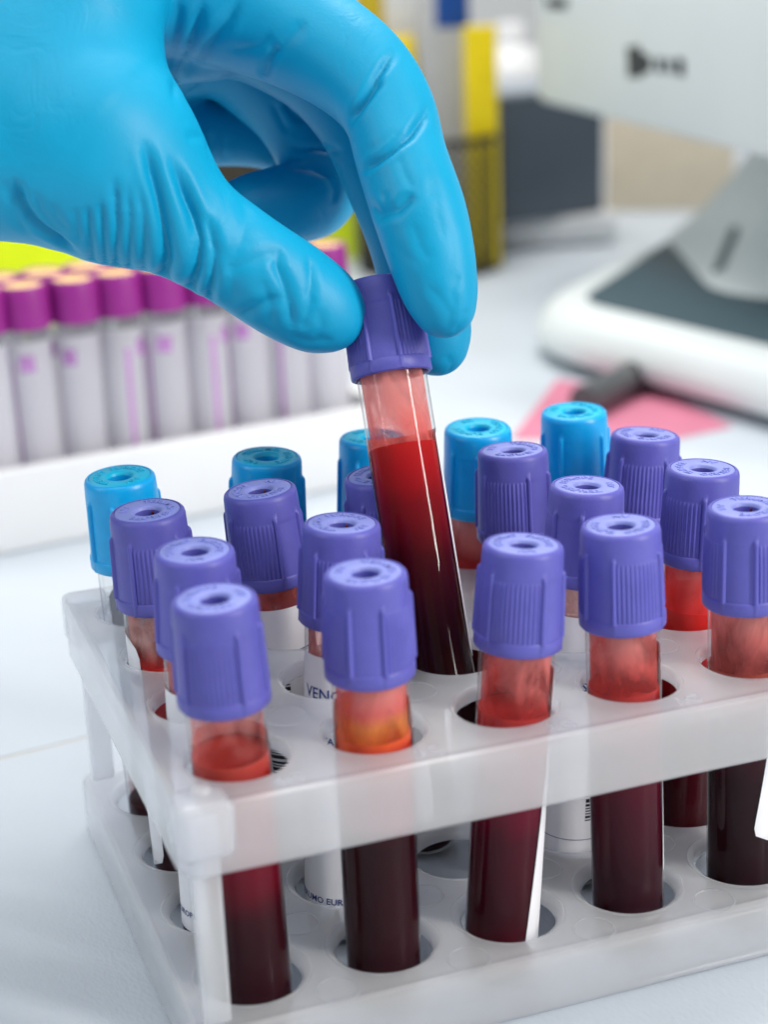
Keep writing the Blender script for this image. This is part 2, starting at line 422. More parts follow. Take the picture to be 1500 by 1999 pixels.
for (x, y) in ((-9.2, -11.2), (XR-4.3, -11.2), (-9.2, YR-4.0), (XR-4.3, YR-4.0)):
    post = MB().box(-2.3, 2.3, -1.8, 1.8, rz(LOW)+0.2, rz(0)-2.45, 0.7).add([], []).build("post", PP_SOLID, rack, 50)
    post.location = (x*S, y*S, 0)
    sx = -1 if x < 0 else 1; sy = -1 if y < 0 else 1
    clip = MB().box(-4.55, 4.9, -3.95, 4.3, -9.6, 0.35, 1.8).build("corner_clip", PP_SOLID, post, 50)
    clip.location = (-0.0*S, 0, rz(0)*S)
    clip.scale = (1, 1, 1)
    if x < 0 and y < 0:
        peg = MB().lathe([(0, 0.9), (1.2, 0.85), (1.7, 0.5), (1.9, -0.2), (2.0, -0.8)], 28).build("peg", PP_SOLID, post, 50)
        peg.location = (0.6*S, 1.6*S, (rz(0)+0.5)*S)
for k, s_ in enumerate(("4C", "3C", "2C", "1C")):       # raised hole numbers on the front margin
    v, f = text_geo(s_, 4.2, 0.22)
    t = MB().add([(a+k*PX+5.4, b-12.2, c+0.1) for a, b, c in v], f).build("hole_number", PP, rack, 30); t.location = (0, 0, rz(0)*S)
for i in range(NX-1):                                     # moulded ejector rings between the holes
    for j in (-0.5, 0.5, 1.5, 2.5):
        for (pl, zz) in ((up, 0.0), (lo, 0.0)):
            if pl is up and j < 0: continue
            rm = MB().lathe([(3.9, -0.05), (3.85, 0.12), (3.5, 0.14), (3.4, -0.05)], 36).build("moulded_ring", PP, pl, 50)
            rm.location = ((i+0.5)*PX*S, (j*PY+(1.0 if j < 0 else 0))*S, zz)

# ---------------------------------------------------------------- blood tubes
CAP0, CAPH = 62.5, 18.0
def cap_mesh(name, material, ribs=True):
    n = 288; rows = []
    def add(z, r, kind): rows.append((z, r, kind))
    add(0.25, 6.62, 0); add(0.0, 6.9, 0); add(0.05, 7.3, 0); add(0.35, 7.55, 0); add(2.3, 7.55, 0); add(2.5, 7.45, 0); add(2.62, 7.28, 1); add(2.9, 7.27, 2)
    for z in (6.0, 9.5, 12.6): add(z, 7.27-0.33*(z-2.9)/10.4, 2)
    add(12.95, 6.94, 3); add(13.1, 6.97, 0); add(13.5, 6.96, 0); add(13.9, 6.95, 0); add(14.2, 6.94, 0); add(15.2, 6.91, 0); add(16.9, 6.84, 0); add(17.55, 6.68, 0); add(17.9, 6.36, 0); add(18.0, 6.15, 0); add(17.98, 5.98, 0); add(17.72, 5.93, 0); add(17.7, 5.6, 0)
    v = []; f = []
    for (z, r, kind) in rows:
        for k in range(n):
            d = (k*360/n) % 120.0            # ribbed panel centred on 0, smooth panel on 60
            d = d if d <= 60 else d-120
            rr = r
            bars = min(abs(abs(d)-37.5), 99)
            inrib = abs(d) < 34.5
            if kind in (1, 2, 3) and inrib and ribs:
                amp = {1: 0.06, 2: 0.27, 3: 0.1}[kind]
                rr += amp*(0.5+0.5*math.cos(2*math.pi*d/6.27))*1.0+0.02
            if z < 14.9 and z > 0.2:
                top = 14.2
                h = 0.62 if z < top-1.1 else 0.62*math.sqrt(max(0, 1-((z-(top-1.1))/1.1)**2))
                if z < 2.4: h = 0.30
                wv = max(0.0, 1-(bars/3.7)**2)
                rr = max(rr, (7.27-0.33*(z-2.9)/10.4)+h*math.sqrt(wv)) if wv > 0 and h > 0 else rr
            a = math.radians(k*360/n)
            v.append((rr*math.sin(a), -rr*math.cos(a), z))
    for i in range(len(rows)-1):
        for k in range(n):
            k2 = (k+1) % n; f.append((i*n+k, i*n+k2, (i+1)*n+k2, (i+1)*n+k))
    return MB().add(v, f).mesh(name, material, 50)
def stopper_mesh(name, material):
    return MB().lathe([(5.9, 17.5), (5.88, 17.86), (5.75, 17.95), (3.2, 17.93), (2.75, 17.9), (2.45, 17.65), (2.3, 17.2)], 72).mesh(name, material, 50)
def lettering_mesh(name, material):
    m = MB()
    for word, a0 in (("TERUMO", -62), ("EUROPE", 62), ("NV", 180)):
        v, f = text_geo(word, 1.85, 0.13, 0, 0.012)
        rm = 3.75
        a = math.radians(a0)+v[:, 0]*1.12/4.3; r = rm+v[:, 1]
        m.add(np.stack([r*np.sin(a), r*np.cos(a), 17.98+v[:, 2]], 1), f)
    return m.mesh(name, material, 20)
CAPS = {}
for key, cm, sm in (("purple", M_PURPLE, M_PURPLE_TOPLIT), ("cyan", M_CYAN, M_CYAN_TOP)):
    CAPS[key] = (cap_mesh("cap", cm, key == "purple"), stopper_mesh("stopper", sm), lettering_mesh("lettering", sm),
                 MB().lathe([(2.32, 17.25), (2.25, 16.0), (2.1, 9.0), (1.2, 8.3), (0.0, 8.2)], 48).mesh("needle_well", cm, 60))  # cap colour in the well stands in for shade down the hole
TUBE_ME = MB().lathe([(0, 0.2), (2.2, 0.25), (4.0, 0.6), (5.3, 1.3), (6.1, 2.4), (6.4, 3.6), (6.42, 5.0), (6.52, 5.25), (6.55, 5.5), (6.5, 5.9), (6.5, 30), (6.5, 63.2)], 64).mesh("glass_tube", GLASS, 60)
GLASS_RING = [(6.5, 4.6), (6.55, 4.9), (6.5, 5.2)]

DK = (0.022, 0.0003, 0.003); MDK = (0.03, 0.001, 0.003); RD = (0.24, 0.004, 0.010); BR = (0.52, 0.018, 0.012)
SAL = (0.95, 0.36, 0.26); PNK = (0.97, 0.60, 0.54); ORG = (0.98, 0.38, 0.06); MAR = (0.30, 0.045, 0.04)
def label_part(root, p0, p1, z0, z1, slant=0.0, rc=2.0, ragged=0.0):
    """Paper wrap from angle p0 to p1 (deg), rounded corners, the p0 edge may lean by slant degrees over its height."""
    R = 6.58; nz, na = 26, 40; v = []; f = []
    for i in range(nz+1):
        t = i/nz; z = z0+(z1-z0)*t
        q0 = p0+slant*t; q1 = p1
        # round the corners
        for side in (0, 1):
            dz = min(z-z0, z1-z)
            c = rc-math.sqrt(max(0, rc*rc-(rc-min(dz, rc))**2))
            if side == 0: q0 += math.degrees(c/R)
            else: q1 -= math.degrees(c/R)
        for k in range(na+1):
            a = math.radians(q0+(q1-q0)*k/na)
            zz = z
            if ragged and i == 0: zz += ragged*(0.5+0.5*math.sin(k*1.3)+0.6*math.sin(k*0.55+1))
            rr = R+0.05*math.sin(k*0.7+i*0.2)*0.3
            v.append((rr*math.sin(a), -rr*math.cos(a), zz))
    for i in range(nz):
        for k in range(na): f.append((i*(na+1)+k, i*(na+1)+k+1, (i+1)*(na+1)+k+1, (i+1)*(na+1)+k))
    return MB().add(v, f).build("label", M_PAPER, root, 60)
def label_print(lb, items):
    R = 6.64
    for it in items:
        kind = it[0]
        if kind == "t":
            _, s_, phi, z, size, ink, flip = it
            v, f = text_geo(s_, size, 0.008, 0, size*0.012)
            MB().add(wrap(v, math.radians(phi), R, z, flip), f).build("printed_text", ink, lb, 0)
        elif kind == "bars":               # bars stacked along the tube
            _, phi0, phi1, z0, z1 = it
            m = MB(); z = z0; g = random.Random(int(phi0*7+z0*3)+99)
            while z < z1:
                h = g.choice((0.25, 0.25, 0.5, 0.75)); 
                m.lathe([(R, z), (R, z+h)], 14, math.radians(phi0), math.radians(phi1)); z += h+g.choice((0.3, 0.3, 0.55))
            m.build("barcode", M_BLACK, lb, 0)
        elif kind == "line":
            _, phi0, phi1, z, h, ink = it
            MB().lathe([(R, z), (R, z+h)], 14, math.radians(phi0), math.radians(phi1)).build("printed_line", ink, lb, 0)

def make_tube(name, cap, rot, level, blood, film, label=None, prints=(), gap=True):
    """rot: direction (deg, + = to the right seen from the camera side) of the ribbed panel centre."""
    root = empty(name)
    put("glass_tube", TUBE_ME, root)
    c = put("cap", CAPS[cap][0], root); c.location = (0, 0, CAP0*S); c.rotation_euler = (0, 0, math.radians(rot))
    put("stopper", CAPS[cap][1], c)
    put("needle_well", CAPS[cap][3], c)
    l = put("lettering", CAPS[cap][2], c); l.rotation_euler = (0, 0, random.uniform(0, 6.28))
    rb = 6.28
    prof = [(0, 0.7), (2.2, 0.75), (3.9, 1.1), (5.1, 1.8), (5.9, 2.9), (6.2, 4.2), (rb, 5.6)]
    prof += [(rb, z) for z in np.linspace(8, level-0.4, 10)] + [(rb-0.05, level), (rb-0.4, level-0.35), (3.0, level-0.5), (0, level-0.5)]
    MB().lathe(prof, 56).build("blood", blood_mat(name+"_blood", blood), root, 50)
    if film:
        stops, lo_, hi_, sp = film
        MB().lathe([(6.1, level-0.2), (5.85, level+0.8), (5.8, 58), (5.8, 63)], 56).build("residue_film", film_mat(name+"_film", stops, lo_, hi_, sp), root, 60)
    if label:
        lb = label_part(root, **label); label_print(lb, prints)
    return root

def az(px): return math.degrees(YAW)+math.degrees(math.atan((px-750)/FPX))
def place_in_rack(root, i, j, px, dx, zt):
    dy = max(-4.5, min(4.5, 2.4*(zt-28.6)))
    a = np.array([i*PX+max(-2.1, min(2.1, 0.58*dx)), j*PY+max(-2.1, min(2.1, 0.58*dy)), 0.0]); b = np.array([i*PX+dx, j*PY+dy, 28.5])
    d = (b-a)/np.linalg.norm(b-a)
    base = a-d*((0+ZB-0.15)/d[2])
    q = Vector(d).to_track_quat('Z', 'Y')
    # keep local -Y towards the camera
    z = Vector(d); y = Vector((math.sin(math.radians(az(px))), math.cos(math.radians(az(px))), 0)); x = y.cross(z).normalized(); y = z.cross(x)
    M = Matrix(((x.x, y.x, z.x, base[0]*S), (x.y, y.y, z.y, base[1]*S), (x.z, y.z, z.z, (base[2]+ZB)*S), (0, 0, 0, 1)))
    root.matrix_world = M

GRP = "blood tubes standing in the milky rack"
BL = [(0, DK), (24, DK), (34, MDK), (42, RD), (55, BR)]
spec = [
 # i j px dx zt cap rot level blood film label prints labeltext
 (0,0,415,-2.1,28.2,"purple",-12,53.5,[(0,DK),(20,DK),(25,(.03,.0006,.004)),(29,(.09,.001,.008)),(35,(.16,.001,.014)),(38,(.24,.002,.018)),(50,(.32,.015,.012)),(53,(.44,.05,.035))],([(54,(.85,.20,.12)),(57,(.9,.35,.28)),(62,(.9,.4,.35))],0.0,0.42,0.9),dict(p0=84,p1=250,z0=9,z1=56,slant=4),[("t","EDTA",120,40,2.6,M_BLACK,math.pi/2)],
  "purple capped tube at the front left corner, pale smeared neck over dark blood"),
 (1,0,712,-0.5,28.4,"purple",58,52.4,[(0,DK),(33,DK),(35.3,(.03,.0006,.004)),(36.4,(.22,.001,.022)),(45,(.26,.002,.018)),(50,(.55,.03,.015)),(52.2,(.75,.11,.03))],([(52.5,(.85,.20,.04)),(55,(.95,.32,.08)),(57.5,(.92,.20,.13)),(62,(.95,.34,.26))],0.25,0.95,1.0),dict(p0=95,p1=266,z0=11,z1=57,slant=-3),[("bars",110,160,20,40)],
  "purple capped tube with orange red neck, second from left in the front row"),
 (2,0,1028,4.4,29.1,"purple",-6,51.2,[(0,(.085,.0006,.010)),(6,(.07,.0006,.008)),(14,(.035,.0006,.005)),(28,(.06,.0006,.009)),(36,(.15,.001,.018)),(48,(.25,.006,.015)),(52,(.55,.05,.04))],([(52,(.70,.07,.055)),(56,(.88,.20,.15)),(62,(.92,.30,.22))],0.12,0.85,1.0),dict(p0=38,p1=230,z0=7,z1=58,slant=42),[("line",82,110,49,1.6,M_INK)],
  "purple capped tube leaning right in the front row, slanted white label edge"),
 (3,0,1222,-0.9,29.4,"purple",27,51.2,[(0,(.022,.0006,.004)),(16,(.026,.0006,.005)),(30,(.06,.0006,.010)),(40,(.12,.001,.014)),(48,(.24,.006,.015)),(52,(.5,.05,.04))],([(52,(.62,.06,.045)),(56,(.85,.16,.11)),(62,(.95,.36,.26))],0.3,0.9,0.8),dict(p0=76,p1=240,z0=14,z1=58,slant=8),[("bars",110,160,20,40)],
  "purple capped tube with salmon neck, second from right in the front row"),
 (4,0,1462,-0.9,28.9,"purple",52,51.2,[(0,(.012,.0005,.002)),(30,(.016,.0008,.003)),(40,(.05,.002,.008)),(52,(.36,.06,.04))],([(52,(.42,.08,.05)),(57,(.80,.19,.12)),(62,(.94,.36,.25))],0.35,0.92,0.7),dict(p0=14,p1=230,z0=18,z1=58,slant=60,rc=3.5),[("bars",110,160,20,40)],
  "purple capped tube at the right end of the front row, brownish salmon neck"),
 (0,1,375,0.4,27.9,"purple",10,48,BL,([(48,BR),(62,SAL)],0.3,0.9,0.7),dict(p0=-110,p1=50,z0=9,z1=56),[("t","VF-054SDK",-62,44,2.4,M_INK,0),("t","EUROPE",-60,12.0,1.6,M_INK,0),("bars",-110,-70,34,50)],
  "purple capped tube half hidden behind the front left corner tube"),
 (1,1,670,3.7,28.9,"purple",-2,48,BL,([(48,BR),(62,SAL)],0.3,0.9,0.7),dict(p0=-105,p1=60,z0=6.5,z1=57.5,ragged=1.6),[("t","VENOSAFE",-4,49.5,3.0,M_INK,0),("t","VF-054SDK",-14,44.8,2.1,M_INK,0),("t","(K2EDTA)",-40,41.2,1.8,M_INK,0),("t","TERUMO EUROPE N.V.",-12,9.4,1.75,M_INK,0),("bars",-100,-60,24,40)],
  "purple capped tube with printed white label behind the orange red necked front tube"),
 (3,1,1150,3.5,28.9,"purple",32,48,BL,([(48,BR),(62,PNK)],0.1,0.6,0.7),dict(p0=-75,p1=95,z0=8.0,z1=57.0),[("t","Venosafe",-6,47.0,4.0,M_INK,0),("t","VF-054SDK",-6,42.6,2.4,M_INK,0),("t","(K2E)",-12,39.0,2.1,M_INK,0),("bars",20,62,16,28),("line",-60,90,12.0,0.14,M_INK)],
  "purple capped tube with blue printed label in the second row, right of the lifted tube"),
 (4,1,1375,3.4,28.7,"purple",-32,53.5,[(0,(.035,.002,.004)),(20,(.04,.002,.005)),(34,(.12,.003,.006)),(44,(.42,.006,.008)),(54,(.62,.02,.015))],([(53,(.86,.04,.02)),(58,(.92,.10,.05)),(62,(.95,.2,.12))],0.75,1.0,0.4),dict(p0=110,p1=250,z0=9,z1=56),[],
  "purple capped tube with vivid red neck near the right end of the second row"),
 (0,2,285,-2.3,28.2,"purple",6,52,BL,([(52,(.6,.05,.04)),(57,PNK),(62,(.8,.3,.26))],0.15,0.8,0.8),dict(p0=-150,p1=-42,z0=9,z1=57.5,rc=4),[("line",-90,-46,48.0,2.4,M_INK)],
  "leftmost purple capped tube of the third row, blue striped label corner on its neck"),
 (1,2,512,-4.1,29.5,"purple",-19,50,BL,([(50,BR),(58,(.8,.12,.09)),(62,(.85,.3,.27))],0.2,0.9,1.0),dict(p0=-110,p1=92,z0=9,z1=58.8),[("line",30,70,50.0,0.2,M_INK),("bars",-48,6,24,44)],
  "purple capped tube leaning left in the third row, wide blank white label under its cap"),
 (2,2,735,-4.6,29.0,"purple",5,50,BL,([(50,BR),(62,SAL)],0.2,0.9,1.0),dict(p0=-110,p1=20,z0=9,z1=56),[],
  "purple capped tube mostly hidden behind the lifted tube"),
 (3,2,1015,0.1,30.0,"purple",-13,50,BL,([(50,BR),(62,SAL)],0.2,0.9,1.0),dict(p0=90,p1=250,z0=9,z1=56),[],
  "purple capped tube between two cyan capped tubes in the third row"),
 (4,2,1270,4.5,29.3,"purple",0,50,BL,([(50,BR),(62,SAL)],0.2,0.9,1.0),dict(p0=90,p1=250,z0=9,z1=56),[],
  "purple capped tube standing furthest back, right of the rightmost cyan cap"),
 (0,3,230,-2.6,27.9,"cyan",20,11,BL,([(11,BR),(16,(.9,.85,.85)),(62,(.92,.93,.93))],0.0,0.12,1.0),dict(p0=60,p1=230,z0=9,z1=56),[],
  "cyan capped tube at the far left corner of the rack with an empty clear neck"),
 (1,3,515,2.8,27.6,"cyan",0,50,BL,([(50,BR),(62,SAL)],0.2,0.9,1.0),dict(p0=90,p1=250,z0=9,z1=56),[],
  "cyan capped tube directly behind the purple capped tube with wide blank label"),
 (2,3,725,2.2,28.8,"cyan",10,50,BL,([(50,BR),(62,SAL)],0.2,0.9,1.0),dict(p0=90,p1=250,z0=9,z1=56),[],
  "cyan capped tube partly covered by the neck of the lifted tube"),
 (3,3,923,-0.1,27.4,"cyan",35,53.5,[(0,DK),(30,MDK),(46,(.35,.012,.012)),(53,(.5,.03,.03)),(54,(.5,.03,.03))],([(53,(.5,.04,.035)),(57,(.78,.22,.18)),(62,(.86,.40,.34))],0.75,1.0,0.4),dict(p0=110,p1=250,z0=9,z1=56),[],
  "cyan capped tube with pinkish red neck just right of the lifted tube"),
 (4,3,1117,-1.4,28.2,"cyan",15,50,BL,([(50,BR),(62,SAL)],0.2,0.9,1.0),dict(p0=90,p1=250,z0=9,z1=56),[],
  "rightmost cyan capped tube, lighter and standing highest in the picture"),
]
for (i, j, px, dx, zt, cap, rot, lv, bl, fl, lab, pr, text) in spec:
    t = make_tube("blood_tube", cap, rot, lv, bl, fl, lab, pr)
    place_in_rack(t, i, j, px, dx, zt)
    tag(t, text, "test tube", GRP)
    if (i, j) in ((0, 2), (1, 2), (1, 1), (4, 0)):            # dried drop in the needle well
        m_ = MB(); bm_ = bmesh.new(); bmesh.ops.create_icosphere(bm_, subdivisions=2, radius=0.42)
        m_.add([(q.co.x*0.6+0.9, q.co.y*0.5+2.0, q.co.z*1.1+16.6) for q in bm_.verts], [[q.index for q in f_.verts] for f_ in bm_.faces]); bm_.free()
        dp = m_.build("dried_drop", M_DROP, [c_ for c_ in t.children if c_.name.startswith("cap")][0])
        dp.rotation_euler = (0, 0, -math.radians(rot)); dp.rotation_euler.z += 0.0

# the tube being lifted out
held = make_tube("blood_tube", "purple", 55, 49.3,
    [(0,(.012,.0012,.002)),(14,(.02,.0012,.002)),(20,(.03,.001,.003)),(28,(.06,.001,.004)),(38,(.17,.002,.006)),(45,(.36,.005,.008)),(49,(.42,.010,.010))],
    ([(49,(.92,.16,.10)),(52,(.97,.22,.13)),(56,(.98,.32,.20)),(62,(.98,.36,.26))], 0.2, 0.95, 1.0),
    dict(p0=71, p1=278, z0=9.5, z1=52.0, slant=0), [("t", "TERUMO EUROPE N.V.", 277-14, 36, 2.0, M_INK, -math.pi/2)])
A = atd(853, 1283, 328.5); B = atd(765, 733, 333.0)
dz = (B-A)/np.linalg.norm(B-A); base = B-dz*(CAP0+0.2)
zv = Vector(dz); yv = Vector(ray(810, 1000)).normalized(); xv = yv.cross(zv).normalized(); yv = zv.cross(xv)
held.matrix_world = Matrix(((xv.x, yv.x, zv.x, base[0]*S), (xv.y, yv.y, zv.y, base[1]*S), (xv.z, yv.z, zv.z, (base[2]+ZB)*S), (0, 0, 0, 1)))
tag(held, "tilted purple capped tube of dark blood lifted out of the rack by the gloved fingers", "test tube", None)

# ---------------------------------------------------------------- gloved hand
D0 = 334.0
def cambasis(px, py, D): return np.array([(px-750)*D/FPX, -(py-999.5)*D/FPX, D])
def chain(pts):
    """pts: (px, py, depth offset, half width in px) -> dense centre line in camera axes (mm) with radii."""
    P = [cambasis(x, y, D0+d) for x, y, d, r in pts]; R = [r*(D0+d)/FPX for x, y, d, r in pts]
    Q = np.array([np.append(p, r) for p, r in zip(P, R)])
    out = []
    for i in range(len(Q)-1):
        a, b, c, d = Q[max(i-1, 0)], Q[i], Q[i+1], Q[min(i+2, len(Q)-1)]
        for t in np.linspace(0, 1, 6, endpoint=False):
            out.append(0.5*((2*b)+(c-a)*t+(2*a-5*b+4*c-d)*t*t+(3*b-a-3*c+d)*t**3))
    out.append(Q[-1])
    return np.array(out)
HAND = {
 "palm": [([(-900, -40, -2, 300), (-500, 30, -4, 285), (-180, 90, -8, 262), (60, 120, -10, 228), (105, 20, -8, 212), (140, -140, 0, 200)], 0.85),
          ([(-120, 240, -12, 215), (40, 265, -14, 202), (170, 285, -14, 196), (215, 330, -13, 170)], 0.9),
          ([(100, 60, 14, 170), (260, 20, 18, 150), (400, 20, 20, 130)], 1.0),
          ([(100, 90, 36, 160), (260, 90, 40, 120), (420, 60, 40, 110)], 1.0)],
 "thumb": [([(170, 290, -14, 185), (270, 365, -13, 142), (370, 440, -12, 112), (470, 505, -10, 101), (555, 560, -7, 100), (610, 595, -5.5, 93), (636, 610, -5, 80)], 0.95)],
 "index": [([(330, -60, 8, 160), (470, 5, 8, 132), (600, 72, 4, 112), (700, 140, 0, 101), (757, 215, -3, 92), (785, 310, -6, 90), (818, 410, -9, 92), (843, 500, -10, 86), (858, 560, -10, 76), (868, 598, -10, 62)], 0.95)],
 "middle": [([(380, -20, 24, 140), (520, 50, 25, 118), (630, 135, 24, 98), (705, 235, 21, 88), (752, 360, 17, 78), (795, 480, 13, 74), (828, 590, 10, 78), (846, 640, 9, 75), (852, 668, 9, 66)], 0.95)],
 "ring": [([(400, 40, 42, 120), (500, 130, 43, 100), (575, 215, 43, 86), (622, 300, 41, 84), (620, 372, 38, 82), (570, 398, 35, 80), (495, 412, 33, 72), (430, 430, 32, 60)], 1.0)],
 "little": [([(200, 250, 46, 84), (330, 258, 50, 70), (470, 262, 55, 62), (560, 285, 58, 56), (590, 330, 57, 54), (560, 370, 54, 50)], 1.0)],
}
def sdf_chain(seg, kd, X, Y, Z):
    d = np.full(X.shape, 1e3, np.float32)
    for a, b in zip(seg[:-1], seg[1:]):
        rm = max(a[3], b[3])+9
        lo_ = np.minimum(a[:3], b[:3])-rm; hi_ = np.maximum(a[:3], b[:3])+rm
        sl = tuple(slice(np.searchsorted(g, l), np.searchsorted(g, h)) for g, l, h in zip(GRID, lo_, hi_))
        if any(s_.stop <= s_.start for s_ in sl): continue
        x, y, z = X[sl], Y[sl], Z[sl]
        e = (b[:3]-a[:3])*np.array([1, 1, 1/kd]); L = max(e@e, 1e-9)
        px_, py_, pz_ = x-a[0], y-a[1], (z-a[2])/kd
        t = np.clip((px_*e[0]+py_*e[1]+pz_*e[2])/L, 0, 1)
        q = np.sqrt((px_-t*e[0])**2+(py_-t*e[1])**2+(pz_-t*e[2])**2)-(a[3]+t*(b[3]-a[3]))
        d[sl] = np.minimum(d[sl], q)
    return d
def smin(a, b, k):
    h = np.clip(0.5+0.5*(b-a)/k, 0, 1)
    return b*(1-h)+a*h-k*h*(1-h)
VOX = 0.45
allseg = [chain(p) for ch in HAND.values() for p, k in ch]
mn = np.min([np.min(s_[:, :3]-s_[:, 3:4], 0) for s_ in allseg], 0)-3; mx = np.max([np.max(s_[:, :3]+s_[:, 3:4], 0) for s_ in allseg], 0)+3
mn[0] = max(mn[0], -128.0)
mx[1] = min(mx[1], 119.0)
GRID = [np.arange(mn[i], mx[i], VOX, dtype=np.float32) for i in range(3)]
GX, GY, GZ = np.meshgrid(*GRID, indexing='ij')
def group_sdf(g, k):
    d = None
    for p, kd in HAND[g]:
        q = sdf_chain(chain(p), kd, GX, GY, GZ); d = q if d is None else smin(d, q, k)
    return d
palm = group_sdf("palm", 7.0)
total = None
for g, k in (("thumb", 7.0), ("index", 3.0), ("middle", 3.0), ("ring", 3.0), ("little", 5.0)):
    q = smin(group_sdf(g, 2.0), palm, k)
    total = q if total is None else smin(total, q, 0.9)
import openvdb
vg = openvdb.FloatGrid(background=1000.0); vg.copyFromArray(np.ascontiguousarray(total))
hp, hq = vg.convertToQuads(0.0)
hp = hp.astype(np.float64)*VOX+mn
world_pts = CAM+hp[:, 0:1]*CR+hp[:, 1:2]*CU+hp[:, 2:3]*CF
HV = world_pts.copy(); HQ = hq[:, ::-1].astype(np.int64)
del GX, GY, GZ, palm, total
def adj_smooth(V, it, lam=0.5):
    e = np.concatenate([HQ[:, [0, 1]], HQ[:, [1, 2]], HQ[:, [2, 3]], HQ[:, [3, 0]]]); e = np.concatenate([e, e[:, ::-1]])
    cnt = np.bincount(e[:, 0], minlength=len(V))[:, None]
    for _ in range(it):
        s_ = np.stack([np.bincount(e[:, 0], weights=V[e[:, 1], c], minlength=len(V)) for c in range(3)], 1)
        V = V+lam*(s_/cnt-V)
    return V
def vnormals(V):
    a = V[HQ[:, 2]]-V[HQ[:, 0]]; b = V[HQ[:, 3]]-V[HQ[:, 1]]; fn = np.cross(a, b)
    n = np.zeros_like(V)
    for c in range(4):
        for d in range(3): n[:, d] += np.bincount(HQ[:, c], weights=fn[:, d], minlength=len(V))
    return n/(np.linalg.norm(n, axis=1, keepdims=True)+1e-12)
HV = adj_smooth(HV, 10)
HN = vnormals(HV)
if np.mean(np.sum(HN*(HV-HV.mean(0)), 1)) < 0: HQ = HQ[:, ::-1]; HN = -HN
bvh = BVHTree.FromPolygons([tuple(v) for v in HV], [tuple(q) for q in HQ])
# folds of the glove: (points in the photograph, depth mm, width mm); each line is cast onto the hand and pressed into it
CREASES = []
def fold(pts, depth, width): CREASES.append((pts, depth, width))
disp = np.zeros(len(HV))
def apply_folds():
    global HV, HN
    kd = KDTree(len(HV))
    for i, v in enumerate(HV): kd.insert(v, i)
    kd.balance()
    for pts, depth, width in CREASES:
        P = []
        pts = [np.array(q, float) for q in pts]
        for a, b in zip(pts[:-1], pts[1:]):
            n = max(2, int(np.linalg.norm(b-a)/4))
            for t in np.linspace(0, 1, n, endpoint=False): P.append(a+(b-a)*t)
        P.append(pts[-1])
        best = {}
        open_end = bvh.ray_cast(Vector(CAM), Vector(ray(*P[-1])).normalized())[0] is None   # fold runs over the edge
        for q, p in enumerate(P):
            dr = ray(*p); hit = bvh.ray_cast(Vector(CAM), Vector(dr).normalized())
            if hit[0] is None: continue
            t = q/max(1, len(P)-1); amp = min(1.0, t/0.25, 1.0 if open_end else (1-t)/0.22); amp = amp*amp*(3-2*amp)
            for co, idx, ds in kd.find_range(hit[0], width*3.2):
                if idx not in best or ds < best[idx][0]: best[idx] = (ds, amp)
        for idx, (ds, amp) in best.items():
            x = ds/width
            disp[idx] += -1.25*depth*amp*(math.exp(-1.5*math.sqrt(x*x+0.04))*1.25-0.16*math.exp(-((x-1.5)/0.9)**2))

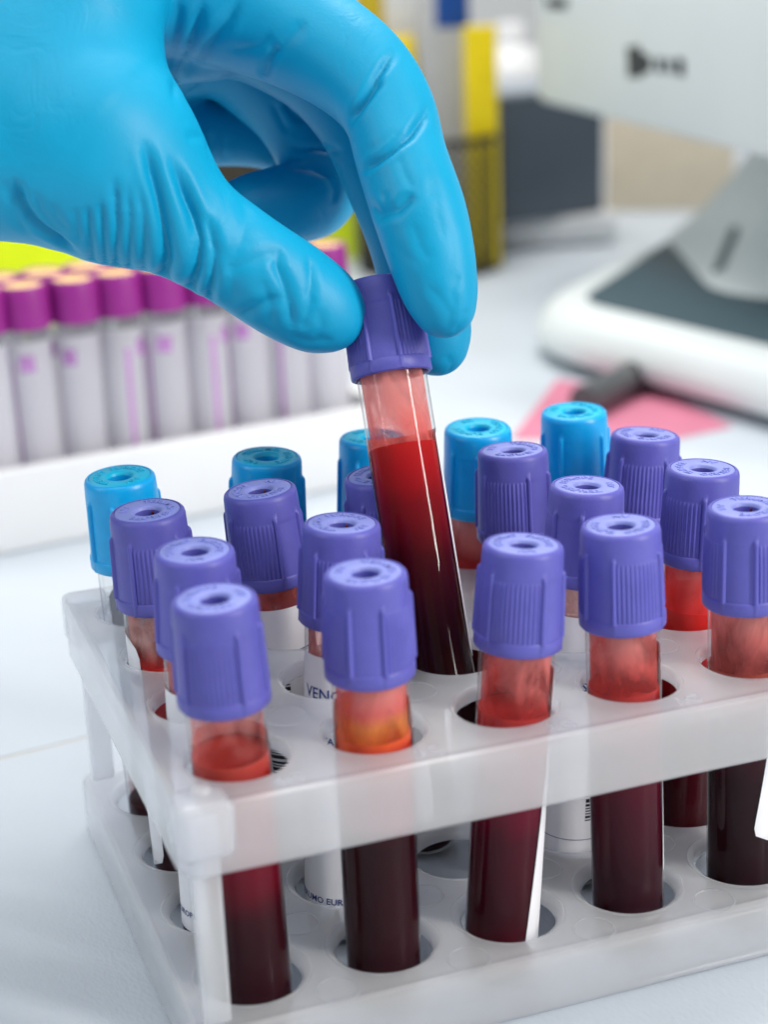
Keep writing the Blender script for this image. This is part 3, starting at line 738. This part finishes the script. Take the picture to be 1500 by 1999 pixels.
for a in (
 ([(278,262),(295,320),(309,380),(320,440),(326,500),(318,545),(312,585)], 1.5, 1.35),
 ([(328,296),(358,360),(380,420),(391,470),(386,520),(368,575),(358,610)], 1.5, 1.4),
 ([(398,405),(412,450),(419,490),(415,540),(402,595),(396,630)], 1.1, 1.2),
 ([(352,350),(372,405),(376,450),(368,500)], 0.35, 1.3),
 ([(221,335),(226,390),(229,440),(226,500),(224,545)], 0.9, 1.0),
 ([(196,385),(200,440),(204,498),(206,535)], 0.8, 0.9),
 ([(170,395),(174,440),(179,490),(181,520)], 0.7, 0.9),
 ([(247,350),(253,420),(251,515),(250,560)], 0.7, 1.0),
 ([(268,345),(280,420),(280,520),(277,570)], 0.6, 1.1),
 ([(145,400),(150,440),(156,480)], 0.35, 1.0),
 ([(26,340),(38,395),(58,428),(82,449),(112,468),(150,500)], 1.6, 1.3),
 ([(6,345),(18,390),(34,432),(60,460)], 0.5, 1.3),
 ([(60,365),(76,410),(102,441),(140,470)], 0.45, 1.2),
 ([(95,390),(110,425),(138,455)], 0.3, 1.1),
 ([(548,478),(542,520),(556,560),(566,605),(574,655)], 0.75, 1.3),
 ([(552,480),(520,500),(480,514),(436,532)], 0.4, 1.3),
 ([(606,495),(608,560),(601,592)], 0.4, 1.2),
 ([(455,625),(500,600),(535,585),(556,572)], 0.5, 1.3),
 ([(588,650),(600,610),(612,575)], 0.45, 1.1),
 ([(556,652),(605,668),(655,662)], 0.35, 1.3),
 ([(470,372),(482,420),(472,470),(450,520)], 0.3, 1.8),
 ([(430,470),(455,540),(450,600)], 0.35, 1.8),
 ([(510,540),(530,600),(525,640)], 0.35, 1.5),
 ([(620,600),(628,640),(615,670)], 0.25, 1.2),
 ([(402,-10),(372,80),(347,150),(336,205)], 0.9, 1.3),
 ([(352,-10),(343,60),(333,150)], 0.5, 1.2),
 ([(475,-10),(430,60),(388,112),(352,160)], 0.7, 1.3),
 ([(440,100),(500,92),(540,70)], 0.4, 1.4),
 ([(345,195),(400,165),(470,150)], 0.4, 1.5),
 ([(545,85),(525,122),(508,160)], 0.9, 1.2),
 ([(600,40),(560,80),(530,110)], 0.35, 1.5),
 ([(772,92),(764,112),(735,150),(708,195),(672,246)], 1.2, 1.0),
 ([(752,148),(715,196),(682,246)], 0.9, 0.9),
 ([(840,196),(831,226),(800,265),(760,295),(722,322),(696,342)], 1.2, 1.0),
 ([(790,250),(750,278),(706,300)], 0.4, 1.0),
 ([(704,330),(745,312),(780,290)], 0.4, 0.9),
 ([(714,392),(742,420),(776,408),(814,375)], 0.8, 1.3),
 ([(776,296),(790,340),(812,378)], 0.45, 1.2),
 ([(742,425),(752,400),(750,370)], 0.5, 1.2),
 ([(806,430),(820,480),(842,515)], 0.5, 1.2),
 ([(760,470),(790,500),(830,520)], 0.25, 1.6),
 ([(826,550),(858,580),(880,612),(874,655)], 0.5, 1.2),
 ([(902,530),(882,570),(892,605)], 0.45, 1.1),
 ([(884,652),(902,628),(914,598)], 0.6, 0.9),
 ([(848,340),(856,420),(872,480)], 0.35, 1.8),
 ([(880,425),(886,500),(870,560)], 0.25, 1.8),
 ([(830,300),(842,350),(838,400)], 0.3, 1.6),
 ([(868,690),(882,712),(876,730)], 0.4, 1.0),
 ([(552,322),(610,330),(655,348)], 0.5, 1.2),
 ([(556,288),(620,288),(672,298)], 0.5, 1.0),
 ([(640,345),(655,370),(650,400)], 0.5, 1.1),
 ([(530,195),(548,235),(562,262)], 0.4, 1.0),
 ([(545,190),(572,222),(600,240)], 0.5, 1.0),
 ([(412,255),(404,288),(416,318)], 0.35, 1.1),
 ([(440,262),(432,292),(440,318)], 0.3, 1.1),
 ([(360,270),(380,266),(400,268)], 0.3, 1.0)):
    k_ = 0.45 if min(q_[0] for q_ in a[0]) > 690 and a[1] < 0.65 else 1.0     # the fingertip is smoother
    fold(a[0], a[1]*k_, a[2])
apply_folds()
nz = np.sin(HV[:, 0]*0.35+HV[:, 2]*0.22)*np.sin(HV[:, 1]*0.31-HV[:, 2]*0.27+1.3)
HV = HV+HN*(disp+0.10*nz)[:, None]
HV = adj_smooth(HV, 1, 0.2)
me = bpy.data.meshes.new("gloved_hand")
me.from_pydata([(v[0]*S, v[1]*S, (v[2]+ZB)*S) for v in HV], [], [tuple(q) for q in HQ])
me.shade_smooth()
M_GLOVE = mat("blue_nitrile", (0.0, 0.31, 0.53), 0.47, 0.33, 0.04, 60, 0.0, 1500, 0.05, (0.2, 0.6, 1.0))
wrinkle_bump(M_GLOVE)
me.materials.append(M_GLOVE)
hand = put("gloved_hand", me)
tag(hand, "hand in a tight blue nitrile glove pinching the lifted tube by its purple cap", "hand")

# ---------------------------------------------------------------- background: white tray of unused tubes
BG = empty("tube_tray", (-5.5*S, 258.7*S, 0)); BG.rotation_euler = (0, 0, math.atan2(0.136, 0.9907))
tag(BG, "low white plastic tray holding the row of clear tubes with magenta purple caps", "tray")
M_WHITE = mat("white_plastic", (0.76, 0.76, 0.77), 0.4, 0.45, 0.02, 30)
MB().box(-22, 134, 0, 5, 0, 25.5, 1.2).build("front_wall", M_WHITE, BG, 50)
MB().box(-22, 134, 41, 46, 0, 25.5, 1.2).build("back_wall", M_WHITE, BG, 50)
MB().box(-22, 134, 5.05, 40.95, 0, 3.0).build("floor_panel", M_WHITE, BG)
for x_ in (-21.9, 130): MB().box(x_, x_+3.9, 5.05, 40.95, 3.05, 25.3).build("end_wall", M_WHITE, BG)
M_MAG = mat("magenta_cap", (0.29, 0.018, 0.23), 0.45, 0.4, 0.05, 200)
M_PAPERB = bpy.data.materials.new("thin_label_paper"); M_PAPERB.use_nodes = True
_nt = M_PAPERB.node_tree; _p = _nt.nodes["Principled BSDF"]; _p.inputs["Base Color"].default_value = (0.88, 0.85, 0.90, 1); _p.inputs["Roughness"].default_value = 0.5
_t = _nt.nodes.new("ShaderNodeBsdfTranslucent"); _t.inputs[0].default_value = (1.0, 0.98, 1.0, 1); _m = _nt.nodes.new("ShaderNodeMixShader"); _m.inputs[0].default_value = 0.6
_nt.links.new(_p.outputs[0], _m.inputs[1]); _nt.links.new(_t.outputs[0], _m.inputs[2]); _nt.links.new(_m.outputs[0], _nt.nodes["Material Output"].inputs[0])
M_PEACH = mat("peach_stopper", (0.84, 0.58, 0.24), 0.55, 0.3, 0.12, 200)
M_LAV = mat("lavender_print", (0.50, 0.24, 0.53), 0.55, 0.3, 0.15, 200)
capb = MB()
_n = 96; _v = []; _f = []
_rows = [(0, 7.0, 0), (0.2, 7.4, 0), (1.2, 7.45, 1), (10.5, 7.3, 1), (11.4, 7.25, 0), (12.6, 7.1, 0), (13.0, 6.7, 0), (12.9, 6.0, 0), (12.2, 5.9, 0)]
for z, r, k_ in _rows:
    for k in range(_n):
        a = 2*math.pi*k/_n; rr = r+(0.15*(k % 2) if k_ else 0); _v.append((rr*math.sin(a), -rr*math.cos(a), z))
for i in range(len(_rows)-1):
    for k in range(_n): _f.append((i*_n+k, i*_n+(k+1) % _n, (i+1)*_n+(k+1) % _n, (i+1)*_n+k))
CAPB = capb.add(_v, _f).mesh("cap", M_MAG, 50)
STOPB = MB().lathe([(5.9, 12.0), (5.9, 12.5), (2.5, 12.6), (2.0, 12.0), (0, 11.9)], 40).mesh("stopper", M_PEACH, 50)
TUBEB = MB().lathe([(0, 0.0), (3.5, 0.5), (5.6, 2.2), (6.3, 5), (6.3, 65)], 40).mesh("glass_tube", GLASSB, 60)
def arc(name, R, a0, a1, z0, z1, m_): return MB().lathe([(R, z0), (R, z1)], 60, math.radians(a0), math.radians(a1)).mesh(name, m_, 60)
LABB = arc("label", 6.36, -135, 135, 5, 58, M_PAPERB); STRIPB = arc("printed_strip", 6.42, -28, -14, 8, 52, M_LAV); BANDB = arc("printed_band", 6.42, 8, 50, 49, 54, M_LAV)
for row, off in ((0, 14.0), (1, 30.0)):
    for k in range(-1 if row == 0 else 0, 8):
        s_ = 20.0+14.1*k+(-4.0 if row else 0)
        t = empty("clear_tube"); t.parent = None
        e2 = np.array([0.9907, 0.136]); n2 = np.array([-0.136, 0.9907])
        q = np.array([-5.5, 258.7])+e2*s_+n2*off
        t.location = (q[0]*S, q[1]*S, 3.1*S)
        t.rotation_euler = (random.uniform(-.012, .012), random.uniform(-.012, .012), -YAW+random.uniform(-1.0, 1.0))
        put("glass_tube", TUBEB, t); c = put("cap", CAPB, t); c.location = (0, 0, 61.5*S); put("stopper", STOPB, c)
        l = put("label", LABB, t); put("printed_strip", STRIPB, l); put("printed_band", BANDB, l)
        rowname = "front" if row == 0 else "back"
        ordn = ["first", "second", "third", "fourth", "fifth", "sixth", "seventh", "eighth", "ninth", "tenth", "eleventh"][k+1 if row == 0 else k]
        tag(t, f"empty clear tube with magenta cap, {ordn} from the left in the tray's {rowname} row", "test tube", "unused tubes in the white tray")

# ---------------------------------------------------------------- background: mesh cup and what it holds
def stand(name, px, py, D, rot=0.0):
    p = atd(px, py, D); o = empty(name, (p[0]*S, p[1]*S, 0)); o.rotation_euler = (0, 0, -YAW+rot); return o
M_WIRE = mat("black_wire", (0.02, 0.019, 0.018), 0.45, 0.5, 0.1)
M_YEL = mat("yellow_card", (0.95, 0.70, 0.002), 0.5, 0.4, 0.05)
M_GREY = mat("grey_card", (0.52, 0.51, 0.51), 0.5, 0.4, 0.05)
M_BLUE = mat("blue_print", (0.004, 0.07, 0.33), 0.5, 0.4, 0.05)
cup = stand("mesh_cup", 842, 515, 925)
tag(cup, "black wire mesh desk cup behind the index finger", "cup")
R_, H_ = 36.5, 68.0
wires = MB()
for d_ in (-1, 1):
    for k in range(46):
        pts = []
        for q in range(10):
            t_ = q/9; a = 2*math.pi*k/46+d_*t_*1.45
            pts.append((R_*math.sin(a), -R_*math.cos(a), 2+t_*(H_-4)))
        wires.tube(pts, 0.48, 5)
wm = wires.build("wire_mesh", M_WIRE, cup, 60); wm["kind"] = "stuff"
MB().lathe([(R_-0.8, H_-3.5), (R_+0.9, H_-3.5), (R_+1.1, H_-1.5), (R_+0.7, H_), (R_-0.6, H_), (R_-0.8, H_-3.5)], 64).build("rim", M_WIRE, cup)
MB().lathe([(0, 0), (R_, 0), (R_+0.8, 0.8), (R_+0.8, 3), (R_-0.6, 3), (R_-1, 1.2), (0, 1.2)], 64).build("base", M_WIRE, cup)
def card(name, px, D, w, d, h, m_, label, cat, z0=1.4):
    p = atd(px, 400, D); c = atd(842, 515, 925)
    o = MB().box(-w/2, w/2, -d/2, d/2, 0, h, 0.8).build(name, m_, None, 50)
    # stands on the cup floor at the cup's own distance
    off = (px-842)*D/FPX
    r = np.array([math.cos(YAW), -math.sin(YAW)]); f2 = np.array([math.sin(YAW), math.cos(YAW)])
    q = c[:2]+r*off+f2*(D-925)
    o.location = (q[0]*S, q[1]*S, z0*S); o.rotation_euler = (0, 0, -YAW)
    tag(o, label, cat); return o
g_ = card("grey_carton", 880, 926, 25, 12, 170, M_GREY, "tall grey carton with a blue square standing in the mesh cup", "carton")
MB().box(-4.5, 11.6, -6.35, -6.05, 117, 152, 0.1).build("blue_square", M_BLUE, g_)
card("yellow_strip", 944, 910, 16.0, 5, 118, M_YEL, "bright yellow upright strip right of the grey carton in the cup", "strip")
card("yellow_card", 782, 932, 22, 6, 113, M_YEL, "yellow upright card left of the grey carton in the cup", "card")
card("olive_card", 742, 944, 14, 4, 175, mat("olive_card", (0.50, 0.36, 0.004), 0.5), "tall dark yellow card at the left side of the cup", "card")
card("white_card", 805, 948, 20, 8, 175, M_WHITE, "tall white card behind the yellow card in the cup", "card")

# ---------------------------------------------------------------- background: boxes
M_LIME = mat("lime_card", (0.72, 0.85, 0.002), 0.5, 0.4, 0.03)
b1 = stand("lime_box", 10, 520, 690, 0.1)
tag(b1, "bright lime yellow box behind the magenta capped tubes at far left", "box")
MB().box(-45, 28, 0, 40, 0, 88, 1.0).build("carton", M_LIME, b1, 50); MB().box(-45.5, 28.5, -0.5, 40.5, 88.1, 93, 1.0).build("lid", M_LIME, b1, 50)
b2 = stand("lime_box", 652, 495, 948, -0.1)
tag(b2, "small lime yellow box beside the mesh cup, behind the curled fingers", "box")
MB().box(-11.5, 11.5, 0, 30, 0, 62, 1.0).build("carton", M_LIME, b2, 50); MB().box(-12, 12, -0.5, 30.5, 62.1, 66, 0.8).build("lid", M_LIME, b2, 50)
b3 = stand("brown_case", 470, 440, 1010, 0.05)
tag(b3, "dark brown case seen through the gap in the hand", "case")
M_BRN = mat("dark_brown", (0.035, 0.026, 0.016), 0.6)
MB().box(-34, 28, 0, 50, 0, 58, 2).build("body", M_BRN, b3, 50); MB().box(-34.5, 28.5, -0.5, 50.5, 58.1, 72, 2).build("lid", M_BRN, b3, 50)

sl0 = onz(978, 490, -ZB); sl1 = onz(1190, 478, -ZB)
def base_at(name, p, q): 
    o = empty(name, (p[0]*S, p[1]*S, (p[2]+ZB)*S)); o.rotation_euler = (0, 0, math.atan2(q[1]-p[1], q[0]-p[0])); return o, float(np.linalg.norm((q-p)[:2]))
sb, L_ = base_at("white_stand", sl0, sl1); tag(sb, "flat white stand under the dark grey box", "stand")
MB().box(-6, L_+4, 0, 120, 1.5, 16, 2.0).build("top_slab", M_WHITE, sb, 50)
for x_ in (4, L_-6):
    for y_ in (8, 110): MB().lathe([(0, 0), (4, 0), (4.2, 1.6), (0, 1.6)], 20).build("foot", M_WIRE, sb).location = (x_*S, y_*S, 0)
d0 = onz(983, 440, -ZB+16.2); d1 = onz(1180, 412, -ZB+16.2)
db, L_ = base_at("dark_box", d0, d1); tag(db, "dark slate grey box on the white stand", "box")
M_SLATE = mat("slate_plastic", (0.085, 0.105, 0.135), 0.4, 0.5, 0.04)
MB().box(-8, L_, 0, 60, 0, 64, 1.5).build("body", M_SLATE, db, 50); MB().box(-8.3, L_+0.3, -0.3, 60.3, 64.1, 67, 0.8).build("lid", mat("slate_lid", (0.35, 0.39, 0.44), 0.4), db, 50)
bt = stand("white_bottle", 1000, 300, 1160); tag(bt, "round shouldered white bottle behind the dark grey box", "bottle")
MB().lathe([(0, 0), (24, 0), (26, 3), (26, 62), (24, 74), (17, 84), (9, 88)], 48).build("body", M_WHITE, bt, 50)
MB().lathe([(9.5, 88), (9.5, 100), (8.5, 101), (0, 101)], 32).build("screw_cap", M_WHITE, bt, 50)
cb = stand("cream_box", 1290, 470, 1060, -0.15); tag(cb, "cream cardboard box behind the pale instrument", "box")
M_CREAM = mat("cream_card", (0.80, 0.69, 0.53), 0.6, 0.3, 0.05)
MB().box(-32, 42, 0, 50, 0, 60, 1).build("carton", M_CREAM, cb, 50); MB().box(-32.4, 42.4, -0.4, 50.4, 60.1, 82, 1).build("lid", mat("cream_lid", (0.90, 0.87, 0.82), 0.6), cb, 50)
MB().box(8, 34, -1.2, -0.5, 48, 66, 0.2).build("peach_sticker", mat("peach_paper", (0.85, 0.5, 0.36), 0.6), cb)

# ---------------------------------------------------------------- background: pale instrument
M_INST = mat("pale_grey_enamel", (0.74, 0.78, 0.78), 0.38, 0.45, 0.02, 20)
M_INDK = mat("dark_grey_panel", (0.04, 0.08, 0.10), 0.5, 0.4, 0.05)
ins = empty("bench_instrument", (0.30, 0.40, 0))
tag(ins, "pale grey instrument with overhanging head, curved column and dark topped base", "instrument")
def rounded(poly, r, n=6):
    out = []; m_ = len(poly)
    for i in range(m_):
        a, b, c = (np.array(poly[(i+k) % m_], float) for k in (-1, 0, 1))
        u, v = (a-b), (c-b); lu, lv = np.linalg.norm(u), np.linalg.norm(v); rr = min(r, lu*0.45, lv*0.45)
        p0, p1 = b+u/lu*rr, b+v/lv*rr
        for t in np.linspace(0, 1, n): out.append(tuple((1-t)**2*p0+2*t*(1-t)*b+t*t*p1))
    return out
def layered(poly, levels):
    """Stack of insets of one outline: (height, inset)."""
    m_ = MB(); c = np.mean(poly, 0); n = len(poly); v = []
    for z, ins_ in levels:
        for p in poly:
            d = np.array(p)-c; L2 = np.linalg.norm(d); q = c+d*(1-ins_/L2); v.append((q[0], q[1], z))
    f = [(q*n+k, q*n+(k+1) % n, (q+1)*n+(k+1) % n, (q+1)*n+k) for q in range(len(levels)-1) for k in range(n)]
    f.append(tuple(range(n-1, -1, -1))); f.append(tuple((len(levels)-1)*n+k for k in range(n)))
    return m_.add(v, f)
base_poly = rounded([(222, 404), (262, 268), (285, 170), (470, 150), (500, 470), (352, 512)], 48, 10)
base_poly = [(x-300, y-400) for x, y in base_poly]
layered(base_poly, [(4, 5), (5.5, 1.5), (9, 0), (13, 1.0), (18, 4), (21.5, 8), (23, 12)]).build("base", M_INST, ins, 40)
panel = rounded([(247, 396), (280, 272), (300, 185), (455, 165), (480, 460), (352, 502)], 16, 8)
layered([(x-300, y-400) for x, y in panel], [(22.9, 4), (23.6, 4), (24, 5)]).build("dark_panel", M_INDK, ins, 40)
for x, y in ((250, 380), (290, 200), (440, 200), (440, 450)):
    MB().lathe([(0, 0), (7, 0), (7, 5), (0, 5)], 24).build("rubber_foot", M_WIRE, ins).location = ((x-300)*S, (y-400)*S, 0)
def resample(poly, n):
    P = np.array(poly+[poly[0]]); L2 = np.concatenate([[0], np.cumsum(np.linalg.norm(np.diff(P, axis=0), axis=1))])
    u = np.linspace(0, L2[-1], n, endpoint=False)
    return np.stack([np.interp(u, L2, P[:, 0]), np.interp(u, L2, P[:, 1])], 1)
foot_poly = resample(rounded([(349, 508), (303, 379), (322, 345), (440, 360), (470, 500)], 22, 8), 64)
neck_poly = resample(rounded([(425, 520), (388, 410), (400, 380), (480, 390), (500, 505)], 22, 8), 64)
v = []; n = 64
for q in range(17):
    t = q/16; w_ = t**0.8
    for a, b in zip(foot_poly, neck_poly): c = a*(1-w_)+b*w_; v.append((c[0]-300, c[1]-400, 24+t*63))
MB().add(v, [(q*n+k, q*n+(k+1) % n, (q+1)*n+(k+1) % n, (q+1)*n+k) for q in range(16) for k in range(n)]).build("column", M_INST, ins, 60)
cb_ = BVHTree.FromPolygons([(p[0]+300, p[1]+400, p[2]-ZB) for p in v], [(q*n+k, q*n+(k+1) % n, (q+1)*n+(k+1) % n, (q+1)*n+k) for q in range(16) for k in range(n)])
slot = [cb_.ray_cast(Vector(CAM), Vector(ray(x, y)).normalized()) for x, y in ((1436, 452), (1424, 482), (1412, 512), (1404, 530))]
slot = [(h[0].x-300, h[0].y-400, h[0].z+ZB) for h in slot if h[0] is not None]
if len(slot) > 1: MB().tube(slot, 2.6, 14).build("dark_slot", mat("grey_slot", (0.16, 0.19, 0.20), 0.5), ins, 60)
hz0 = 34.0+ZB
head_poly = rounded([(297, 540), (287, 313), (281, 130), (600, 110), (620, 520)], 8, 6)
layered([(x-300, y-400) for x, y in head_poly], [(hz0, 5), (hz0+1.2, 1.5), (hz0+4, 0), (hz0+90, 0), (hz0+95, 3)]).build("head", M_INST, ins, 40)
# dark mark printed on the head's side
nrm = np.array([-(313-540), (287-297)]); nrm = nrm/np.linalg.norm(nrm)*-1
def on_head(px, py):
    d = ray(px, py); p0 = np.array([297, 540.0]); t = ((p0-CAM[:2])@nrm)/(d[:2]@nrm); return CAM+d*t
mm_ = [((1226,92),(1250,88),(1252,152),(1228,150)), ((1252,100),(1272,112),(1272,138),(1252,148)), ((1282,112),(1296,114),(1296,142),(1282,140)), ((1304,114),(1314,116),(1314,144),(1304,142)), ((1322,112),(1338,116),(1338,150),(1322,146)), ((1066,-4),(1110,-2),(1108,18),(1070,15))]
M_MARK = mat("dark_print", (0.03, 0.035, 0.04), 0.5)
for quad in mm_:
    P = [on_head(*q) for q in quad]
    nn = np.array([nrm[0], nrm[1], 0.0]); nn = nn if nn@(CAM-P[0]) > 0 else -nn
    v = [p+nn*0.15 for p in P]+[p+nn*0.4 for p in P]
    MB().add([(p[0]-300, p[1]-400, p[2]+ZB) for p in v], [(0, 1, 2, 3), (4, 5, 6, 7), (0, 1, 5, 4), (1, 2, 6, 5), (2, 3, 7, 6), (3, 0, 4, 7)]).build("printed_mark", M_MARK, ins, 0)

# ---------------------------------------------------------------- background: pink paper and marker
pp = [onz(x, y, -ZB) for x, y in ((1000, 858), (1088, 742), (1312, 775), (1432, 834), (1300, 862))]
paper = MB().prism([(p[0], p[1]) for p in pp], 0.15, 0.4).build("pink_paper", mat("pink_paper", (0.62, 0.20, 0.30), 0.6, 0.3, 0.05), None, 0)
tag(paper, "sheet of pink paper lying on the bench beside the pale instrument", "paper")
m0 = onz(1150, 812, -ZB); m1 = onz(1275, 748, -ZB)
pen = empty("marker_pen", (m0[0]*S, m0[1]*S, 0)); pen.rotation_euler = (0, 0, math.atan2(m1[1]-m0[1], m1[0]-m0[0]))
tag(pen, "black marker pen lying on the pink paper", "pen")
Lp = float(np.linalg.norm((m1-m0)[:2]))
M_PEN = mat("dark_grey_pen", (0.09, 0.095, 0.10), 0.35)
MB().tube([(-4, 0, 6.4), (Lp*0.55, 0, 6.4)], 5.9, 24).build("barrel", M_PEN, pen, 50)
MB().tube([(Lp*0.55, 0, 6.4), (Lp*0.57, 0, 6.4), (Lp*1.07, 0, 6.4), (Lp*1.1, 0, 6.4)], [5.4, 6.2, 6.2, 5.3], 24).build("pen_cap", mat("grey_pen_cap", (0.04, 0.04, 0.045), 0.35), pen, 50)
